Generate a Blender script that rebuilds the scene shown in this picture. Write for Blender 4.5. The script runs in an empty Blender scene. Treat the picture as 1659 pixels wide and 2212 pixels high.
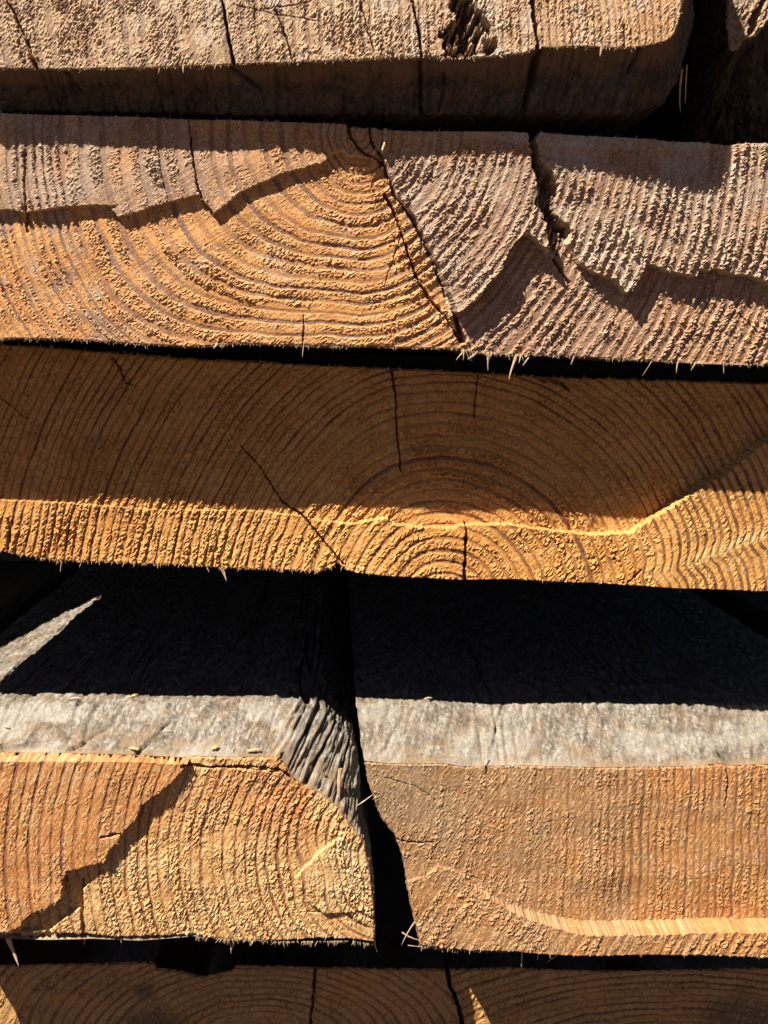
import bpy, math, random
import numpy as np
from mathutils import Vector

# ------------------------------------------------------------------ camera, light, exposure
U = 0.0002            # one unit of the measuring grid in metres
D = 1738.0            # camera distance to the reference plane, grid units
EYE = 0.46            # eye height above ground (m)
VX, VY = 720.0, 780.0 # point of the picture (1659 x 2212 grid) straight ahead of the lens
sc = bpy.context.scene
cam = bpy.data.cameras.new('camera')
cam.sensor_fit = 'HORIZONTAL'; cam.sensor_width = 36.0
cam.lens = 36.0 * D / 1659.0
cam.shift_x = (829.5 - VX) / 1659.0
cam.shift_y = -(1106.0 - VY) / 1659.0
cam.clip_start = 0.01; cam.clip_end = 200.0
co = bpy.data.objects.new('camera', cam)
co.location = (0, -D * U, EYE); co.rotation_euler = (math.radians(90), 0, 0)
sc.collection.objects.link(co); sc.camera = co

LX, LY, LZ = 1.25, 1.0, -2.2          # direction in which sunlight travels
world = bpy.data.worlds.new('World'); sc.world = world; world.use_nodes = True
wn = world.node_tree
for n in list(wn.nodes): wn.nodes.remove(n)
sky = wn.nodes.new('ShaderNodeTexSky'); sky.sky_type = 'NISHITA'; sky.sun_disc = False
sky.sun_elevation = math.atan2(-LZ, math.hypot(LX, LY))
sky.sun_rotation = math.atan2(-LX, -LY) % (2 * math.pi)
sky.air_density = 0.16; sky.dust_density = 0.1; sky.ozone_density = 0.0
bg = wn.nodes.new('ShaderNodeBackground'); bg.inputs['Strength'].default_value = 0.05
wo = wn.nodes.new('ShaderNodeOutputWorld')
wn.links.new(sky.outputs[0], bg.inputs[0]); wn.links.new(bg.outputs[0], wo.inputs[0])
sun = bpy.data.lights.new('sun', 'SUN'); sun.energy = 5.0; sun.angle = math.radians(0.5)
sun.color = (1.0, 0.93, 0.82)
so = bpy.data.objects.new('sun', sun); sc.collection.objects.link(so)
so.rotation_euler = Vector((LX, LY, LZ)).to_track_quat('-Z', 'Y').to_euler()
so.location = (-0.6, -0.5, 1.4)
sc.view_settings.view_transform = 'Standard'; sc.view_settings.look = 'None'
sc.view_settings.gamma = 1.0; sc.view_settings.exposure = 1.38
sc.view_settings.use_curve_mapping = False
sc.cycles.use_denoising = True
sc.cycles.max_bounces = 6

C = sc.collection
STEP = 1.1

# ------------------------------------------------------------------ numeric helpers
def hsh(ix, iy, seed):
    h = (ix.astype(np.int64) * 374761393 + iy.astype(np.int64) * 668265263 + seed * 2147483647) & 0xffffffff
    h = ((h ^ (h >> 13)) * 1274126177) & 0xffffffff
    h = ((h ^ (h >> 16)) * 2246822519) & 0xffffffff
    return ((h ^ (h >> 15)) & 0xffffff) / float(0xffffff)
def vn(x, y, seed=0):
    x = np.asarray(x, float); y = np.asarray(y, float)
    xi = np.floor(x); yi = np.floor(y); fx = x - xi; fy = y - yi
    fx = fx * fx * (3 - 2 * fx); fy = fy * fy * (3 - 2 * fy)
    a = hsh(xi, yi, seed); b = hsh(xi + 1, yi, seed); c = hsh(xi, yi + 1, seed); d = hsh(xi + 1, yi + 1, seed)
    return (a + (b - a) * fx) * (1 - fy) + (c + (d - c) * fx) * fy
def fbm(x, y, seed=0, o=3):
    t = 0; a = 1; s = 0
    for k in range(o):
        t = t + a * vn(x * 2 ** k, y * 2 ** k, seed + 17 * k); s += a; a *= .5
    return t / s
def ss(a, b, x):
    t = np.clip((x - a) / (b - a), 0, 1); return t * t * (3 - 2 * t)
def seg_dist(u, v, pts, closed=False):
    """distance to a polyline and the 0..1 position along it"""
    best = np.full(u.shape, 1e9); par = np.zeros(u.shape)
    n = len(pts); m = n if closed else n - 1
    for i in range(m):
        ax, ay = pts[i]; bx, by = pts[(i + 1) % n]
        dx, dy = bx - ax, by - ay; L = dx * dx + dy * dy + 1e-9
        t = np.clip(((u - ax) * dx + (v - ay) * dy) / L, 0, 1)
        d = np.hypot(u - ax - t * dx, v - ay - t * dy)
        k = d < best; best[k] = d[k]; par[k] = (i + t[k]) / m
    return best, par
def inside(u, v, pts):
    r = np.zeros(u.shape, bool); n = len(pts)
    for i in range(n):
        x1, y1 = pts[i]; x2, y2 = pts[(i + 1) % n]
        if y1 == y2: continue
        c = ((y1 > v) != (y2 > v)) & (u < (x2 - x1) * (v - y1) / (y2 - y1) + x1)
        r ^= c
    return r
def W(u, v, d):
    """picture grid point at depth d -> metres"""
    s = U * (1 + d / D)
    return (u - VX) * s, d * U + 0 * u, EYE - (v - VY) * s
def real(pts, d):
    k = 1 + d / D
    return [((u - VX) * k, (v - VY) * k) for u, v in pts]

# ------------------------------------------------------------------ object helpers
def mesh_np(name, V, F, mat, parent=None, attrs=None, smooth=True):
    me = bpy.data.meshes.new(name)
    V = np.asarray(V, np.float32); F = np.asarray(F, np.int32)
    me.vertices.add(len(V)); me.vertices.foreach_set('co', V.ravel())
    me.loops.add(F.size); me.polygons.add(len(F))
    me.loops.foreach_set('vertex_index', F.ravel())
    me.polygons.foreach_set('loop_start', np.arange(0, F.size, F.shape[1], dtype=np.int32))
    me.polygons.foreach_set('loop_total', np.full(len(F), F.shape[1], np.int32))
    me.polygons.foreach_set('use_smooth', np.full(len(F), smooth, bool))
    me.update(calc_edges=True)
    for k, a in (attrs or {}).items():
        at = me.attributes.new(k, 'FLOAT', 'POINT'); at.data.foreach_set('value', np.asarray(a, np.float32).ravel())
    me.materials.append(mat)
    o = bpy.data.objects.new(name, me); C.objects.link(o)
    if parent: o.parent = parent
    return o
def thing(name, label, cat, loc=(0, 0, 0), group=None):
    o = bpy.data.objects.new(name, None); C.objects.link(o)
    o.location = loc; o.empty_display_size = 0.02
    o['label'] = label; o['category'] = cat
    if group: o['group'] = group
    return o
def settle(root):
    for ch in root.children:
        ch.matrix_parent_inverse = root.matrix_world.inverted() if False else ch.matrix_parent_inverse
        ch.location = Vector(ch.location) - Vector(root.location)

# ------------------------------------------------------------------ materials
def nt(m):
    m.use_nodes = True; t = m.node_tree
    for n in list(t.nodes): t.nodes.remove(n)
    o = t.nodes.new('ShaderNodeOutputMaterial'); b = t.nodes.new('ShaderNodeBsdfPrincipled')
    t.links.new(b.outputs[0], o.inputs[0]); return t, b
def mix(t, fac, a, b, mode='MIX'):
    n = t.nodes.new('ShaderNodeMix'); n.data_type = 'RGBA'; n.blend_type = mode
    for sock, val in ((n.inputs[0], fac), (n.inputs[6], a), (n.inputs[7], b)):
        if isinstance(val, (int, float)): sock.default_value = val
        elif isinstance(val, tuple): sock.default_value = (*val, 1)
        else: t.links.new(val, sock)
    return n.outputs[2]
def attr(t, name):
    n = t.nodes.new('ShaderNodeAttribute'); n.attribute_name = name; return n.outputs['Fac']
def noise(t, scale, detail=3, rough=.6, vec=None, sc3=None):
    n = t.nodes.new('ShaderNodeTexNoise'); n.inputs['Scale'].default_value = scale
    n.inputs['Detail'].default_value = detail; n.inputs['Roughness'].default_value = rough
    g = t.nodes.new('ShaderNodeNewGeometry') if vec is None else None
    src = g.outputs['Position'] if g else vec
    if sc3:
        mp = t.nodes.new('ShaderNodeMapping'); mp.inputs['Scale'].default_value = sc3
        t.links.new(src, mp.inputs[0]); src = mp.outputs[0]
    t.links.new(src, n.inputs['Vector']); return n.outputs['Fac']
def ramp(t, fac, a, b, va=0., vb=1.):
    n = t.nodes.new('ShaderNodeMapRange'); n.inputs[1].default_value = a; n.inputs[2].default_value = b
    n.inputs[3].default_value = va; n.inputs[4].default_value = vb; t.links.new(fac, n.inputs[0]); return n.outputs[0]
def bump(t, b, h, strength, dist):
    n = t.nodes.new('ShaderNodeBump'); n.inputs['Strength'].default_value = strength
    n.inputs['Distance'].default_value = dist; t.links.new(h, n.inputs['Height']); t.links.new(n.outputs[0], b.inputs['Normal'])

def mat_end(name, ea, eb, late, tuft, grey):
    """end grain: two earlywood tones, latewood lines, pale torn fibres, weathered tone"""
    m = bpy.data.materials.new(name); t, b = nt(m)
    c = mix(t, attr(t, 'patch'), ea, eb)
    c = mix(t, attr(t, 'ring'), c, late)
    c = mix(t, attr(t, 'weather'), c, grey)
    c = mix(t, attr(t, 'tuft'), c, tuft)
    c = mix(t, ramp(t, attr(t, 'fleck_shade'), 0, 1, 0, .8), c, mix(t, 1., c, (.42, .28, .18), 'MULTIPLY'))  # reddish flecks plus crevice shade painted into the low torn pits
    c = mix(t, attr(t, 'rot'), c, (0.045, 0.03, 0.022))
    v = noise(t, 2300, 4, .75); v2 = noise(t, 260, 5, .7); v3 = noise(t, 55, 5, .7)
    c = mix(t, ramp(t, v3, .52, .64, 0, .5), c, mix(t, 1., c, (1.0, .80, .58), 'MULTIPLY'))
    c = mix(t, ramp(t, v3, .46, .36, 0, .22), c, grey)
    c = mix(t, ramp(t, v, .42, .60, 0, .75), c, mix(t, 1., c, (.50, .40, .31), 'MULTIPLY'))
    c = mix(t, ramp(t, v, .46, .36, 0, .45), c, tuft)
    c = mix(t, ramp(t, v2, .45, .65, 0, .6), c, mix(t, 1., c, (.78, .66, .52), 'MULTIPLY'))
    t.links.new(c, b.inputs['Base Color'])
    b.inputs['Roughness'].default_value = .62; b.inputs['Specular IOR Level'].default_value = .35
    bump(t, b, noise(t, 3500, 4, .7), .7, .0004)
    return m
def mat_body(name, pale, dark, brown):
    """weathered long faces and bevels: silver grey, brown where freshly worn near the cut"""
    m = bpy.data.materials.new(name); t, b = nt(m)
    n1 = noise(t, 700, 5, .65, sc3=(1, .16, 1)); n2 = noise(t, 110, 6, .7); n4 = noise(t, 320, 4, .7); n3 = noise(t, 1900, 5, .75, sc3=(1, .6, 1))
    c = mix(t, ramp(t, n1, .40, .60), dark, pale)
    c = mix(t, ramp(t, n4, .42, .62, 0, .55), c, dark)
    c = mix(t, ramp(t, n2, .46, .66, 0, .75), c, brown)
    c = mix(t, attr(t, 'streak'), c, mix(t, 1., c, (.52, .47, .42), 'MULTIPLY'))
    c = mix(t, attr(t, 'fresh'), c, brown)
    c = mix(t, attr(t, 'pale'), c, pale)
    c = mix(t, ramp(t, n3, .38, .62, 0, .75), c, mix(t, 1., c, (.42, .38, .34), 'MULTIPLY'))
    t.links.new(c, b.inputs['Base Color'])
    b.inputs['Roughness'].default_value = .7; b.inputs['Specular IOR Level'].default_value = .3
    bump(t, b, noise(t, 1500, 6, .8, sc3=(1, .6, 1)), 1.0, .0011)
    return m
def mat_plain(name, col, col2):
    m = bpy.data.materials.new(name); t, b = nt(m)
    c = mix(t, ramp(t, noise(t, 1800, 3), .35, .65), col, col2)
    t.links.new(c, b.inputs['Base Color']); b.inputs['Roughness'].default_value = .6
    return m

# ------------------------------------------------------------------ end-grain face
def axis(lo, hi, a, b, step):
    L = []
    if lo < a: L.append(np.arange(lo, a, 9.))
    L.append(np.arange(max(a, lo), min(b, hi), step))
    if hi > b: L.append(np.arange(b, hi + 9, 9.))
    return np.concatenate(L)

def cut_end(root, mat, outline, depth, ringf, levels=(), cracks=(), rots=(), patch=None, weather=None, tuftf=None,
            rough=2.6, late_rough=.22, rf=.6, grain=1., bare=None, lips=False, lo=.6, riser=.3, nfz=1500, fzmat=None, saw_amp=1.1, fibre_dir=62, seed=1, edge_jag=2.2, rot_depth=34, late_amt=1., step=STEP, vlo=-30, vhi=2260, relief=.9):
    us = [p[0] for p in outline]; vs = [p[1] for p in outline]
    uu = axis(min(us) - 4, max(us) + 4, -40, 1700, step)
    vv = np.arange(max(min(vs) - 4, vlo), min(max(vs) + 4, vhi), step)
    u, v = np.meshgrid(uu, vv)
    # ragged outline
    ju = (fbm(u / 7, v / 7, seed + 3, 2) - .5) * 2 * edge_jag; jv = (fbm(u / 5, v / 9, seed + 5, 2) - .5) * 2 * edge_jag * 1.3
    sd, _ = seg_dist(u, v, outline, True); ins = inside(u + ju, v + jv, outline)
    # growth rings
    wu = u + (fbm(u / 60, v / 60, seed + 11, 3) - .5) * 9 + (vn(u / 9, v / 9, seed + 12) - .5) * 1.6
    wv = v + (fbm(u / 60, v / 60, seed + 13, 3) - .5) * 9 + (vn(u / 9, v / 9, seed + 14) - .5) * 1.6
    idx = ringf(wu, wv)
    idx = idx + .16 * (vn(idx * .9, idx * 0, seed + 21) - .5) + .30 * (vn(idx * .23, idx * 0, seed + 22) - .5)
    p = idx - np.floor(idx); ri = np.floor(idx)
    st = .45 + .55 * hsh(ri, ri * 0, seed + 31)                   # every ring has its own strength
    wd = .10 * hsh(ri, ri * 0, seed + 32)
    # within a ring: torn porous band (p<rf), smooth band, thin dark line at the ring's close
    rv = rf + .36 * (hsh(ri, ri * 0, seed + 33) - .5) + .10 * (fbm(u / 30, v / 30, seed + 34, 2) - .5)
    jit = (vn(u / 4, v / 4, seed + 35) - .5) * .22 + (vn(u / 8, v / 8, seed + 36) - .5) * .16
    pj = p + jit
    torn = np.maximum(ss(-.04, .07, pj) * (1 - ss(rv - .07, rv + .05, pj)), ss(.97, 1.05, pj))
    lo_ = lo(u, v) if callable(lo) else lo; late_amt = late_amt(u, v) if callable(late_amt) else late_amt
    late = ss(lo_ - wd, lo_ + .2 - wd, p + jit * .25) * (1 - ss(.95, 1.0, p)) * st
    late *= .45 + .8 * fbm(u / 45, v / 45, seed + 40, 2)
    late = np.clip(late * late_amt, 0, 1)
    # torn fibres, leaning the way the saw pulled them
    a = math.radians(fibre_dir); ca, sa = math.cos(a), math.sin(a)
    wa = u + (vn(u / 14, v / 14, seed + 55) - .5) * 5; wb = v + (vn(u / 14, v / 14, seed + 56) - .5) * 5
    s_ = wa * ca - wb * sa; t_ = wa * sa + wb * ca
    n1 = ss(.3, .75, vn(s_ / (9.5 * grain), t_ / (3.2 * grain), seed + 51)); n2 = vn(s_ / (5.0 * grain), t_ / (2.4 * grain), seed + 52); n3 = vn(u / 24, v / 24, seed + 53)
    n4 = vn(u / 2.4, v / 2.4, seed + 54); n5 = ss(.35, .7, vn(u / (6.5 * grain), v / (6.5 * grain), seed + 57))
    tear = .38 * n1 + .30 * n2 + .20 * n4 + .22 * n5
    zone = ss(.2, .6, n3 + .2)
    earlyamp = torn * (1 - bare) if bare is not None and not callable(bare) else torn * (1 - bare(u, v) if callable(bare) else 1)
    amp = rough * (late_rough + (1 - late_rough) * earlyamp) * (.3 + .6 * zone + .75 * fbm(u / 75, v / 55, seed + 58, 2) ** 1.5 * 1.6)
    amp = amp * (.55 + .75 * hsh(ri, ri * 0, seed + 37)) * (.3 + .85 * ss(.32, .58, fbm(u / 60, v / 42, seed + 38, 3)))
    if callable(tuftf): amp = amp * tuftf(u, v)
    saw = fbm((u * ca - v * sa) / 90, (u * sa + v * ca) / 3.2, seed + 59, 2)
    h = (saw - .5) * saw_amp + amp * (tear - .3) * 2.0 - relief * late
    h += (fbm(u / 140, v / 90, seed + 60, 3) - .5) * 9
    # broken-off plates at different depths
    h0 = h.copy(); lip_light = np.zeros(u.shape)
    for poly, hh in levels:
        jj = 1.6
        lu = u + (vn(u / 4, v / 4, seed + 71) - .5) * 2 * jj + (vn(u / 14, v / 14, seed + 73) - .5) * 2
        lv = v + (vn(u / 4, v / 4, seed + 72) - .5) * 2 * jj + (vn(u / 14, v / 14, seed + 74) - .5) * 2
        mk = inside(lu, lv, poly)
        if lips and len(poly) > 15:
            ld, _ = seg_dist(lu, lv, poly, True); lip_light = np.maximum(lip_light, mk * (1 - ss(1.6, 3.4, ld)) * (.3 + .7 * vn(u / 10, v / 10, seed + 75)))  # pale rim painted along plate lips as a lit edge
        h = h + mk * (hh(u, v) if callable(hh) else hh)
    gy_, gx_ = np.gradient(h - h0); edge = ss(2.5, 8, np.hypot(gx_, gy_)); late = late * (1 - .75 * edge)
    rot = np.zeros(u.shape)
    for poly, dp in rots:
        lu = u + (fbm(u / 16, v / 16, seed + 81, 3) - .5) * 26; lv = v + (fbm(u / 16, v / 16, seed + 82, 3) - .5) * 26
        mk = inside(lu, lv, poly)
        r_ = fbm((u + v * .35) / 7, v / 24, seed + 83, 4)
        h = h - mk * dp * (.25 + 1.5 * np.clip(r_ - .28, 0, 1)); rot = np.maximum(rot, mk * ss(.42, .6, r_) * .8)
    for pts, w0, w1, dp in cracks:
        bx0 = min(q[0] for q in pts) - 14; bx1 = max(q[0] for q in pts) + 14
        by0 = min(q[1] for q in pts) - 14; by1 = max(q[1] for q in pts) + 14
        m_ = (u > bx0) & (u < bx1) & (v > by0) & (v < by1)
        cu = u[m_] + (fbm(u[m_] / 14, v[m_] / 14, seed + 91, 3) - .5) * 5 + (vn(u[m_] / 3, v[m_] / 3, seed + 94) - .5) * 2
        cv = v[m_] + (fbm(u[m_] / 14, v[m_] / 14, seed + 92, 3) - .5) * 5 + (vn(u[m_] / 3, v[m_] / 3, seed + 95) - .5) * 2
        dd, pr = seg_dist(cu, cv, pts)
        w = (w0 + (w1 - w0) * pr) * (.35 + 1.2 * vn(u[m_] / 13, v[m_] / 13, seed + 93))
        h[m_] -= dp * (1 - ss(w * .35, w * .75 + .8, dd))
    # roll back at the arris
    sb = np.abs(v - max(vs)) * 0 + sd; eg = ss(0, 4, sb); h = h * eg - 4 * (1 - eg)
    d = (depth(u) if callable(depth) else depth + 0 * u)
    k = U * (1 + d / D)
    X = (u - VX) * k; Z = EYE - (v - VY) * k; Y = d * U - h * U
    ny, nx = u.shape
    use = ins[:-1, :-1] & ins[1:, :-1] & ins[:-1, 1:] & ins[1:, 1:]
    I = np.arange(nx * ny).reshape(ny, nx)
    F = np.stack([I[1:, :-1][use], I[1:, 1:][use], I[:-1, 1:][use], I[:-1, :-1][use]], 1)
    keep = np.zeros(nx * ny, bool); keep[F.ravel()] = True
    remap = np.cumsum(keep) - 1
    V = np.stack([X.ravel(), Y.ravel(), Z.ravel()], 1)[keep]; F = remap[F]
    tip = ss(.62, .98, tear) * (.25 + .75 * earlyamp)
    at = {'ring': late, 'tuft': np.clip(tip * .8 + edge * riser + lip_light * .8, 0, 1), 'rot': rot,
          'fleck_shade': np.clip(ss(.46, .14, tear) * (.3 + .7 * earlyamp) * (1 - edge), 0, 1),
          'patch': np.clip(patch(u, v) + .22 * (fbm(u / 9, v / 9, seed + 8, 3) - .5), 0, 1) if patch else fbm(u / 90, v / 90, seed + 7, 3),
          'weather': np.clip(weather(u, v), 0, 1) if weather else 0 * u}
    at = {k_: np.asarray(a_).ravel()[keep] for k_, a_ in at.items()}
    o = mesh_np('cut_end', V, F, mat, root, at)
    cand = np.where((keep.reshape(u.shape) & (earlyamp > .55) & (tear > .6) & (u > -20) & (u < 1680) & (v > -20) & (v < 2230)).ravel())[0]
    if nfz and len(cand):
        rng = random.Random(seed); pick = [cand[rng.randrange(len(cand))] for _ in range(nfz)]; Vs = []; Fs = []
        Xr, Yr, Zr = X.ravel(), Y.ravel(), Z.ravel()
        for pi in pick:
            an = a + rng.gauss(0, .55) + (math.pi if rng.random() < .5 else 0)
            spike(Vs, Fs, (Xr[pi], Yr[pi] + .6 * U, Zr[pi]), (math.cos(an), -rng.uniform(.15, .8), math.sin(an)), rng.uniform(3, 9) * U, rng.uniform(.35, .8) * U, rng, flat=.6, bend=.35, sides=3)
        z_ = mesh_np('torn_fibres', [tuple(q) for q in Vs], Fs, fzmat or m_fuzz, root); z_['kind'] = 'stuff'
    return o

# ------------------------------------------------------------------ long body of a timber
def body(root, mat, front, back, d0, bevel, length=5200, fine=(), seed=5, amp=2.2, fresh_len=40, fine_len=700, skew=(0, 0), d0b=None, freshf=None, palef=None, fs=4., groovef=None, cuts=()):
    """front/back: matching outlines in real grid units (x right, z down); back ones sit `bevel` behind"""
    n = len(front); S = []; pf = []; pb = []
    for i in range(n):
        a = np.array(front[i]); b = np.array(front[(i + 1) % n]); c = np.array(back[i]); e = np.array(back[(i + 1) % n])
        L = max(np.linalg.norm(b - a), np.linalg.norm(e - c)); m = max(2, int(L / (fs if i in fine else 60)))
        for q in range(m):
            t = q / m; pf.append(a + (b - a) * t); pb.append(c + (e - c) * t)
    pf = np.array(pf); pb = np.array(pb); N = len(pf)
    t1 = np.linspace(0, 1, max(2, int(math.hypot(bevel, 80) / 3.5))) if bevel > 0 else np.array([0., 1.])
    dep = list(np.arange(0, fine_len, 6.)) + list(np.geomspace(fine_len, length, 14)) if fine else [0] + list(np.geomspace(200, length, 8))
    rows = []; path = []
    for t in t1:
        rows.append((t, bevel * t)); path.append(t * math.hypot(bevel, 80))
    for x in dep[1:]:
        rows.append((1, bevel + x)); path.append(path[len(t1) - 1] + x)
    T = np.array([r[0] for r in rows]); Dp = np.array([r[1] for r in rows]); path = np.array(path)
    P = pf[None] * (1 - T[:, None, None]) + pb[None] * T[:, None, None]
    x = P[..., 0]; z = P[..., 1]
    dd0 = d0(x) if callable(d0) else d0
    fade = 1 - np.clip(Dp / 300, 0, 1)[:, None]
    y = (dd0 if not callable(d0) else (dd0 - d0(np.zeros(1))) * fade + d0(np.zeros(1))) + 3 + Dp[:, None] + 0 * x
    x = x + skew[0] * Dp[:, None]
    G = np.stack([x, y, z], -1)
    du = np.roll(G, -1, 1) - np.roll(G, 1, 1)
    dv = np.gradient(G, axis=0)
    nrm = np.cross(du, dv); nrm /= np.linalg.norm(nrm, axis=-1, keepdims=True) + 1e-9
    per = np.cumsum(np.linalg.norm(np.diff(np.vstack([pb, pb[:1]]), axis=0), axis=1)); 
    s = per[None, :] + 0 * x; t = path[:, None] + 0 * x
    hgt = (fbm(s / 10, t / 14, seed, 3) - .5) * 2.2 * amp + (fbm(s / 90, t / 120, seed + 9, 3) - .5) * 3.0 * amp + (fbm((s + t * .5) / 12, t / 70, seed + 10, 3) - .5) * 2.0 * amp + (vn(s / 5, t / 6, seed + 4) - .5) * amp * 1.3
    # drying splits running along the grain
    sp = vn(s / 26, t / 400, seed + 30); hgt -= amp * 3.0 * (1 - ss(0, .05, np.abs(sp - .5))) * ss(.45, .6, vn(s / 90, t / 300, seed + 31))
    if groovef is not None:
        gw = groovef(x, z); gn = .6 * fbm(s / 6 + t * .02, t / 45, seed + 61, 4) + .4 * fbm(s / 2.6, t / 26, seed + 64, 3); gn2 = vn(s / 3.3, t / 60, seed + 62)
        hgt = hgt * (1 - .6 * gw) + gw * ((gn - .5) * 26 + (gn2 - .5) * 6 - 22 * (1 - ss(.02, .07, np.abs(vn(s / 17, t / 300, seed + 63) - .5))))
    wgt = ss(0, 10, t); hgt = hgt * (.15 + .85 * wgt)
    for (xa, ta, xb, tb, w_, dp_) in cuts:       # checks: straight-ish splits in the skin
        L2 = (xb - xa) ** 2 + (tb - ta) ** 2; q_ = np.clip(((x - xa) * (xb - xa) + (t - ta) * (tb - ta)) / L2, 0, 1)
        dd_ = np.hypot(x - xa - q_ * (xb - xa) + (fbm(t / 16, x / 40, seed + 70, 3) - .5) * 8, t - ta - q_ * (tb - ta))
        hgt = hgt - dp_ * (1 - ss(w_ * .5 * (1 - .6 * q_), w_ * (1 - .6 * q_) + 2, dd_))
    # outward is away from the polygon centre
    cx, cz = pb.mean(0)
    sgn = np.sign(np.sum(nrm[..., 0] * (x - cx) + nrm[..., 2] * (z - cz))); G = G + nrm * sgn * hgt[..., None]
    M = len(rows); I = np.arange(M * N).reshape(M, N); J = np.roll(I, -1, 1)
    F = np.stack([I[:-1].ravel(), J[:-1].ravel(), J[1:].ravel(), I[1:].ravel()], 1)
    V = np.stack([G[..., 0].ravel() * U, G[..., 1].ravel() * U, EYE - G[..., 2].ravel() * U], 1)
    V = np.vstack([V, [[V[-N:, 0].mean(), V[-N:, 1].mean(), V[-N:, 2].mean()]]])
    cc = len(V) - 1
    cap = np.stack([I[-1], J[-1], np.full(N, cc), np.full(N, cc)], 1)
    me_tri = np.stack([I[-1], J[-1], np.full(N, cc)], 1)
    fresh = (1 - ss(fresh_len * .3, fresh_len, t + (fbm(s / 25, t / 25, seed + 2, 3) - .5) * fresh_len))
    if freshf is not None: fresh = np.clip(np.maximum(fresh, freshf(s, t)), 0, 1)
    pl = palef(x, t, s) if palef is not None else 0 * x
    stk = ss(.50, .64, fbm((s + t * .4) / 5, t / 40, seed + 80, 4)) * .75 + .6 * ss(.56, .68, fbm(s / 30, t / 22, seed + 81, 4))
    at = {'streak': np.append(np.clip(stk, 0, 1).ravel(), 0), 'fresh': np.append(fresh.ravel(), 0), 'pale': np.append(np.clip(pl, 0, 1).ravel(), 0)}
    o = mesh_np('body', V, F, mat, root, at)
    # closing cap at the far end, added to the same mesh
    import bmesh
    bm = bmesh.new(); bm.from_mesh(o.data); bm.verts.ensure_lookup_table()
    for a_, b_, c_ in me_tri:
        try: bm.faces.new((bm.verts[int(a_)], bm.verts[int(b_)], bm.verts[int(c_)]))
        except ValueError: pass
    bmesh.ops.recalc_face_normals(bm, faces=bm.faces)
    bm.to_mesh(o.data); bm.free()
    return o

# ------------------------------------------------------------------ splinters and fringe
def spike(V, F, base, dirv, L, r, rng, flat=.5, bend=.2, sides=4):
    base = Vector(base); d = Vector(dirv).normalized()
    up = Vector((0, 1, 0)) if abs(d.y) < .9 else Vector((1, 0, 0))
    a = d.cross(up).normalized(); b = d.cross(a).normalized()
    bd = (a * rng.uniform(-1, 1) + b * rng.uniform(-1, 1)) * bend * L
    i0 = len(V); st = (0, .35, .7, 1.0); rr = (1, .95, .6, .08)
    for q, (s, w) in enumerate(zip(st, rr)):
        c = base + d * L * s + bd * s * s
        for k in range(sides):
            an = 2 * math.pi * k / sides
            V.append(c + a * math.cos(an) * r * w + b * math.sin(an) * r * w * flat)
    for q in range(3):
        for k in range(sides):
            k2 = (k + 1) % sides
            F.append((i0 + q * sides + k, i0 + q * sides + k2, i0 + (q + 1) * sides + k2, i0 + (q + 1) * sides + k))
def fringe(root, mat, line, depth, n, lmin, lmax, down=1, seed=3, lift=2, spread=.6, rr=(.5, 1.1)):
    rng = random.Random(seed); V = []; F = []
    seg = []; tot = 0
    for i in range(len(line) - 1):
        L = math.hypot(line[i + 1][0] - line[i][0], line[i + 1][1] - line[i][1]); seg.append((tot, L, i)); tot += L
    for k in range(n):
        q = rng.uniform(0, tot)
        if rng.random() < .4: q = (q // 60) * 60 + rng.gauss(0, 8)
        q = min(max(q, 0), tot - 1e-3)
        for (t0, L, i) in seg:
            if t0 <= q <= t0 + L: break
        t = (q - t0) / L; u = line[i][0] + (line[i + 1][0] - line[i][0]) * t; v = line[i][1] + (line[i + 1][1] - line[i][1]) * t
        d = depth(u) if callable(depth) else depth
        x, y, z = W(u, v - down * 2.0, d - rng.uniform(-6, lift))
        L = lmin + (lmax - lmin) * rng.random() ** 3
        spike(V, F, (x, y, z), (rng.gauss(-.1, spread), rng.uniform(-.7, .2), -down), L * U, rng.uniform(*rr) * U, rng)
    o = mesh_np('fibre_fringe', [tuple(v) for v in V], F, mat, root); o['kind'] = 'stuff'
    return o
def splinters(root, mat, items, depth):
    """items: (u0,v0,u1,v1,width,dy) torn slivers hanging on the timber"""
    for i, (u0, v0, u1, v1, w, dy) in enumerate(items):
        d = depth((u0)) if callable(depth) else depth
        a = Vector(W(u0, v0, d - 1)); b = Vector(W(u1, v1, d - 1 - dy)); V = []; F = []
        rng = random.Random(i + 7); dv = b - a; L = dv.length; dv.normalize()
        side = dv.cross(Vector((0, 1, 0))).normalized(); nn = dv.cross(side).normalized()
        K = 9; bendv = (side * rng.uniform(-.05, .05) + nn * rng.uniform(-.06, .06)) * L; w = w * .6
        for q in range(K):
            s = q / (K - 1); ww = w * .5 * U * (1 - .75 * s ** 1.6) * rng.uniform(.8, 1.15)
            if q == K - 1: ww *= .25
            c = a + dv * L * s + bendv * math.sin(s * math.pi)
            th = ww * .45
            for (e, f) in ((1, .1), (.55, 1), (-.6, .8), (-1, -.2), (-.4, -1), (.5, -.8)):
                V.append(c + side * ww * e * rng.uniform(.85, 1.15) + nn * th * f)
        n = 6
        for q in range(K - 1):
            for k in range(n):
                k2 = (k + 1) % n; F.append((q * n + k, q * n + k2, (q + 1) * n + k2, (q + 1) * n + k))
        mesh_np('splinter', [tuple(v) for v in V], F, mat, root, smooth=False)

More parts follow.
